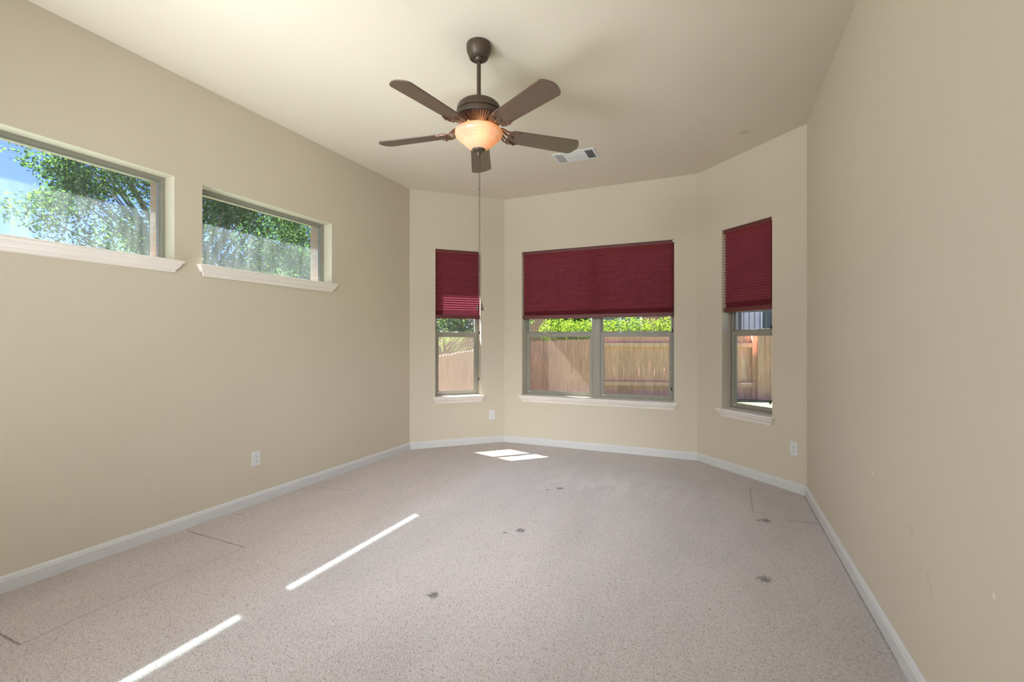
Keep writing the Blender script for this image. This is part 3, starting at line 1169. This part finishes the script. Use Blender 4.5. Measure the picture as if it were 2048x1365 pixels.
for s, zb in ((-1, 1.475), (1, 1.475)):
    c = u * (0.004 + 0.003 * s)
    c2 = u * (0.006 + 0.0135 * s)
    mb = MB()
    mb.tube([(c.x, c.y, fz(2.392)), (c.x, c.y, fz(1.56)), (c2.x, c2.y, fz(zb + 0.022))], 0.0014, 6)
    mb.lathe([(0.001, 0.006), (0.0034, 0.003), (0.0034, -0.003), (0.001, -0.006)], 8, (c.x, c.y, fz(2.345 if s > 0 else 2.19)))
    pc = mb.build('pull_chain', M_bronze, fan)
    M = Matrix.Translation((c2.x, c2.y, fz(zb))) @ Matrix.Rotation(-0.10 * s, 4, Vector((-0.405, 0.914, 0)))
    MB().lathe([(0.002, 0.024), (0.0035, 0.019), (0.005, 0.008), (0.0078, -0.008), (0.0078, -0.014), (0.005, -0.019), (0.002, -0.020)], 16, M=M).build('pull_knob', M_dark, pc, smooth=True)
# bulbs inside the bowl
for k in range(3):
    a = FAN_RZ + R(40 + 120 * k)
    p = bpy.data.lights.new('bowl_bulb', 'POINT')
    p.energy = 0.30
    p.color = (1.0, 0.62, 0.33)
    p.shadow_soft_size = 0.03
    o = bpy.data.objects.new('bowl_bulb', p)
    C.objects.link(o)
    o.parent = fan
    o.location = (0.075 * math.cos(a), 0.075 * math.sin(a), fz(2.515))

# ------------------------------------------------------------------ outside: ground, fences
GZ = -0.37
mb = MB()
mb.box(-40, 30, -12, 50, GZ - 0.2, GZ)
tag(mb.build('ground', M_grass), kind='structure')
mb = MB()
mb.box(-6.6, -3.60, -2.0, 4.6, GZ, GZ + 0.03)  # unseen pale slab, added to bounce sun up through the high windows
tag(mb.build('bounce_slab', M_bounce_slab), kind='structure')


def fence(name, a, b, za, zb, label, rails=(), posts=(), side=1, zbot=GZ, gap=0.0015, seed=0, cat='fence', waist=1.0, m=None):
    """dog-eared picket fence from a to b, tops at za to zb, rails on one side"""
    A, B = Vector((*a, 0)), Vector((*b, 0))
    d = B - A
    L = d.length
    o = empty(name, (a[0], a[1], zbot), math.atan2(d.y, d.x))
    tag(o, label, cat)
    rnd = random.Random(seed)
    n = int(L / 0.140)
    mb = MB()
    for i in range(n):
        x0 = i * L / n
        w = L / n - gap
        top = za + (zb - za) * (i + 0.5) / n - zbot + rnd.uniform(-0.008, 0.008)
        y = rnd.uniform(-0.003, 0.003)
        e = 0.03
        g = max(0.0, rnd.gauss(0.007, 0.007)) * waist
        za_, zb_ = 0.62 + rnd.uniform(-.08, .1), 1.02 + rnd.uniform(-.14, .12)
        q = [(x0, 0.0), (x0 + w, 0.0), (x0 + w, za_), (x0 + w - g, (za_ + zb_) / 2 - 0.08), (x0 + w - g, (za_ + zb_) / 2 + 0.08), (x0 + w, zb_), (x0 + w, top - e), (x0 + w - e, top), (x0 + e, top), (x0, top - e)]
        p = [(x, y - 0.008, z) for x, z in q] + [(x, y + 0.008, z) for x, z in q]
        mb.add(p, [tuple(range(10)), tuple(range(19, 9, -1))] + [(k, k + 10, (k + 1) % 10 + 10, (k + 1) % 10) for k in range(10)])
    mb.build('picket_panel', m or M_fence, o)
    for s0, s1, h0, h1 in rails:
        za0, zb0 = h0, h1
        m2 = MB()
        m2.box(s0, s1, side * 0.010, side * 0.090, za0 - zbot, zb0 - zbot)
        m2.build('rail', M_rail_wood, o)
    for s, w in posts:
        m2 = MB()
        zt = za + (zb - za) * s / L - zbot
        m2.box(s - w / 2, s + w / 2, side * 0.012, side * (0.012 + 0.09), 0.0, zt - 0.02)
        m2.build('post', M_fence, o)
    return o


fence('wood_fence', (-4.35, 4.9), (-5.45, 12.85), 0.90, 1.25, 'tan picket side fence with dog eared tops seen through the left bay window', seed=1, m=M_fence_side)
fence('wood_fence', (-5.40, 12.98), (-3.22, 13.43), 1.25, 1.34, 'tan picket back fence without rails, seen in left central pane', seed=2)
fence('wood_fence', (-3.19, 13.43), (0.93, 14.75), 1.42, 1.46, 'tan back fence with horizontal rails, seen in the right central pane',
      rails=((0.0, 4.3, 1.10, 1.22), (0.0, 4.3, -0.02, 0.10)), posts=((0.05, 0.10), (2.3, 0.09), (4.36, 0.24)), side=-1, seed=3)
fence('wood_fence', (1.05, 14.62), (4.7, 14.15), 1.46, 1.46, 'tan fence section with a corner post, seen through right bay window',
      posts=((0.05, 0.16),), side=-1, seed=4)


# ------------------------------------------------------------------ outside: plants
def leaf_quads(mb, rnd, centers, n, size, aspect=0.55):
    for c, r in centers:
        for _ in range(n):
            while True:
                p = Vector((rnd.uniform(-1, 1), rnd.uniform(-1, 1), rnd.uniform(-1, 1)))
                if 0.15 < p.length < 1: break
            p = Vector(c) + Vector((p.x * r[0], p.y * r[1], p.z * r[2]))
            s = size * rnd.uniform(0.6, 1.35)
            u = Vector((rnd.gauss(0, 1), rnd.gauss(0, 1), rnd.gauss(0, 0.7))).normalized()
            v = u.orthogonal().normalized()
            v = Matrix.Rotation(rnd.uniform(0, 6.28), 3, u) @ v
            w = u.cross(v) * 0.12
            a, b = u * s, v * s * aspect
            mb.add([p - a, p + b + w * s, p + a, p - b + w * s], [(0, 1, 2), (0, 2, 3)])


def tree(name, base, crown, rad, label, nb, nl, size, seed, m=None, gaps=0.0):
    rnd = random.Random(seed)
    o = empty(name, base)
    tag(o, label, 'tree', 'trees outside the high windows' if name == 'leafy_tree' else None)
    b = Vector(base)
    tr = MB()
    cz = crown[2] - base[2]
    cxy = Vector((crown[0] - base[0], crown[1] - base[1], 0))
    tr.tube([(0, 0, 0), (0.05, 0.03, cz * 0.3), tuple(cxy * 0.4 + Vector((0, 0, cz * 0.6))), tuple(cxy + Vector((0, 0, cz)))], [0.16, 0.13, 0.10, 0.05], 10)
    cen = []
    for i in range(nb):
        while True:
            p = Vector((rnd.uniform(-1, 1), rnd.uniform(-1, 1), rnd.uniform(-1, 1)))
            if 0.35 < p.length < 1: break
        q = cxy + Vector((p.x * rad[0], p.y * rad[1], cz + p.z * rad[2]))
        mid = cxy * 0.6 + Vector((0, 0, cz * 0.6)) + (q - cxy * 0.6 - Vector((0, 0, cz * 0.6))) * 0.5 + Vector((0, 0, 0.15))
        if i % 3 == 0: tr.tube([tuple(cxy * 0.5 + Vector((0, 0, cz * 0.55))), tuple(mid), tuple(q)], [0.035, 0.022, 0.008], 6)
        r = rnd.uniform(0.28, 0.55) * min(rad) / 1.8
        cen.append((q, (r * 1.25, r * 1.25, r * 0.9)))
    tr.build('trunk', M_bark, o, smooth=True)
    mb = MB()
    leaf_quads(mb, rnd, cen, nl, size)
    mb.build('foliage', m or M_leaf_tree, o, fix=False)
    return o


tree('leafy_tree', (-9.0, 5.5, GZ), (-9.0, 5.5, 3.5), (1.4, 2.45, 2.5), 'leafy green tree against blue sky in the large left high window', 170, 480, 0.029, 11)
tree('leafy_tree', (-10.7, 10.6, GZ), (-10.7, 10.5, 3.7), (1.6, 2.4, 2.2), 'leafy green tree filling the small high window beside the corner', 150, 420, 0.034, 12)


def hedge(name, a, b, h, w, label, n, size, m, seed, group=None):
    rnd = random.Random(seed)
    A, B = Vector((*a, 0)), Vector((*b, 0))
    d = B - A
    L = d.length
    o = empty(name, (a[0], a[1], GZ), math.atan2(d.y, d.x))
    tag(o, label, 'hedge', group)
    mb = MB()
    k = max(3, int(L / 0.35))
    cen = []
    for i in range(k):
        x = (i + 0.5) * L / k
        for z in (h * 0.55, h * 0.88):
            cen.append(((x, rnd.uniform(-0.1, 0.1), z + rnd.uniform(-0.05, 0.07)), (0.34, w / 2, h * 0.14 + 0.1)))
    leaf_quads(mb, rnd, cen, n, size, 0.4)
    mb.build('foliage', m, o, fix=False)
    mb = MB()
    for i in range(k):
        x = (i + 0.5) * L / k
        mb.tube([(x, 0, 0), (x + rnd.uniform(-.1, .1), 0, h * 0.5), (x + rnd.uniform(-.15, .15), rnd.uniform(-.1, .1), h * 0.85)], [0.02, 0.015, 0.006], 6)
    mb.build('stem', M_bark, o)
    return o


hedge('hedge', (-5.1, 14.0), (-0.6, 15.2), 2.22, 0.8, 'bright green hedge above the back fence in the central window', 700, 0.036, M_leaf_hedge, 21)


def arching(name, base, n, h, label, seed, spread, m, wd=0.05):
    rnd = random.Random(seed)
    o = empty(name, base)
    tag(o, label, 'plant')
    mb = MB()
    for i in range(n):
        a = rnd.uniform(0, 6.28)
        d = Vector((math.cos(a), math.sin(a), 0))
        hh = h * rnd.uniform(0.6, 1.1)
        s = spread * rnd.uniform(0.4, 1.1)
        side = Vector((-d.y, d.x, 0))
        prev = None
        for k in range(7):
            t = k / 6
            p = d * (s * t * t) + Vector((0, 0, hh * (t * 1.6 - 0.75 * t * t)))
            w = wd * math.sin(math.pi * min(1, t * 0.9 + 0.08))
            q = (p - side * w, p + side * w)
            if prev: mb.add([prev[0], prev[1], q[1], q[0]], [(0, 1, 2, 3)])
            prev = q
    mb.build('leaves', m, o, fix=False)
    mb = MB()
    for i in range(5):
        mb.tube([(0.03 * i, 0.02 * (i % 2), 0), (0.03 * i + rnd.uniform(-.1, .1), rnd.uniform(-.1, .1), h * 0.6)], [0.02, 0.008], 6)
    mb.build('stem', M_bark, o)
    return o


arching('arching_shrub', (-6.5, 8.6, GZ), 420, 1.9, 'green shrub with arching leaves above the side fence, left bay window', 31, 1.0, M_leaf_fern, 0.022)
arching('arching_shrub', (-7.0, 11.0, GZ), 420, 2.1, 'paler arching shrub further along the side fence, left bay window', 32, 1.1, M_leaf_fern, 0.022)
tree('dark_tree', (-8.6, 14.5, GZ), (-8.6, 14.5, 2.2), (2.6, 1.6, 1.5), 'dark leafy tree far behind the shrubs in left bay window', 110, 260, 0.05, 33, M_leaf_dark)
tree('dark_tree', (-5.1, 15.6, GZ), (-5.0, 15.7, 2.45), (0.9, 0.8, 0.8), 'small dark leafy tree behind hedge, left part of central window', 60, 260, 0.042, 34, M_leaf_dark)

# ------------------------------------------------------------------ outside: houses beyond the fence
def house(name, x0, x1, y0, y1, h, rz, loc, label, wins, wm):
    o = empty(name, loc, rz)
    tag(o, label, 'house')
    mb = MB()
    mb.box(x0, x1, y0, y1, 0, h)
    mb.build('house_wall', wm, o)
    rf_ = MB()
    xm = (y0 + y1) / 2
    rf_.add([(x0 - .4, y0 - .4, h), (x1 + .4, y0 - .4, h), (x1 + .4, y1 + .4, h), (x0 - .4, y1 + .4, h), (x0 + 1.5, xm, h + 1.8), (x1 - 1.5, xm, h + 1.8)],
            [(0, 1, 5, 4), (1, 2, 5), (2, 3, 4, 5), (3, 0, 4), (3, 2, 1, 0)])
    rf_.build('roof', M_roof, o)
    for (a, b, c, d) in wins:
        mb = MB()
        frame_rect(mb, a, b, c, d, y0 - 0.06, y0 + 0.02, 0.09)
        mb.box((a + b) / 2 - 0.03, (a + b) / 2 + 0.03, y0 - 0.05, y0 + 0.02, c + 0.09, d - 0.09)
        fr = mb.build('window_frame', M_stone, o)
        MB().box(a + 0.05, b - 0.05, y0 - 0.025, y0 - 0.01, c + 0.05, d - 0.05).build('window_glass', M_shutter, fr)
    return o


house('brick_house', -4.5, 4.5, 0, 6, 4.5, R(14), (-3.9, 20.5, GZ), 'red brick house with grey windows beyond the hedge, central window',
      [(-2.4, -1.2, 1.0, 3.2), (-0.9, 0.9, 1.0, 3.2), (2.1, 3.0, 1.0, 3.2)], M_brick2)
house('pale_house', -4.5, 4.5, 0, 6, 6.0, R(-14), (3.9, 26.0, GZ), 'pale house with a large window beyond the fence, right bay window',
      [(-2.0, 0.4, 1.6, 4.2), (1.6, 3.0, 1.6, 4.2)], M_stone)
rl = empty('deck_railing', (0.2, 20.2, GZ), R(-14))
tag(rl, 'black iron railing in front of the pale house, right bay window', 'railing')
mb = MB()
for z in (2.02, 2.78):
    mb.box(-2.5, 3.8, -0.03, 0.03, z - 0.03, z + 0.03)
mb.build('rail', M_railing, rl)
mb = MB()
for k in range(34):
    mb.box(-2.5 + k * 0.19 - 0.012, -2.5 + k * 0.19 + 0.012, -0.012, 0.012, 2.05, 2.75)
mb.build('balusters', M_railing, rl)
for x in (-2.5, 0.6, 3.8):
    MB().box(x - 0.05, x + 0.05, -0.05, 0.05, 0.0, 2.85).build('post', M_railing, rl)
tb = empty('deck_wall', (0.4, 20.6, GZ), R(-14))
tag(tb, 'low deck wall with a white ledge behind the black railing, right bay window', 'deck')
MB().box(-3.0, 4.0, 0.0, 0.5, 0.0, 1.9).build('deck_face', M_blue, tb)
MB().box(-3.0, 4.0, -0.08, 0.6, 1.9, 2.12).build('deck_ledge', M_table, tb)
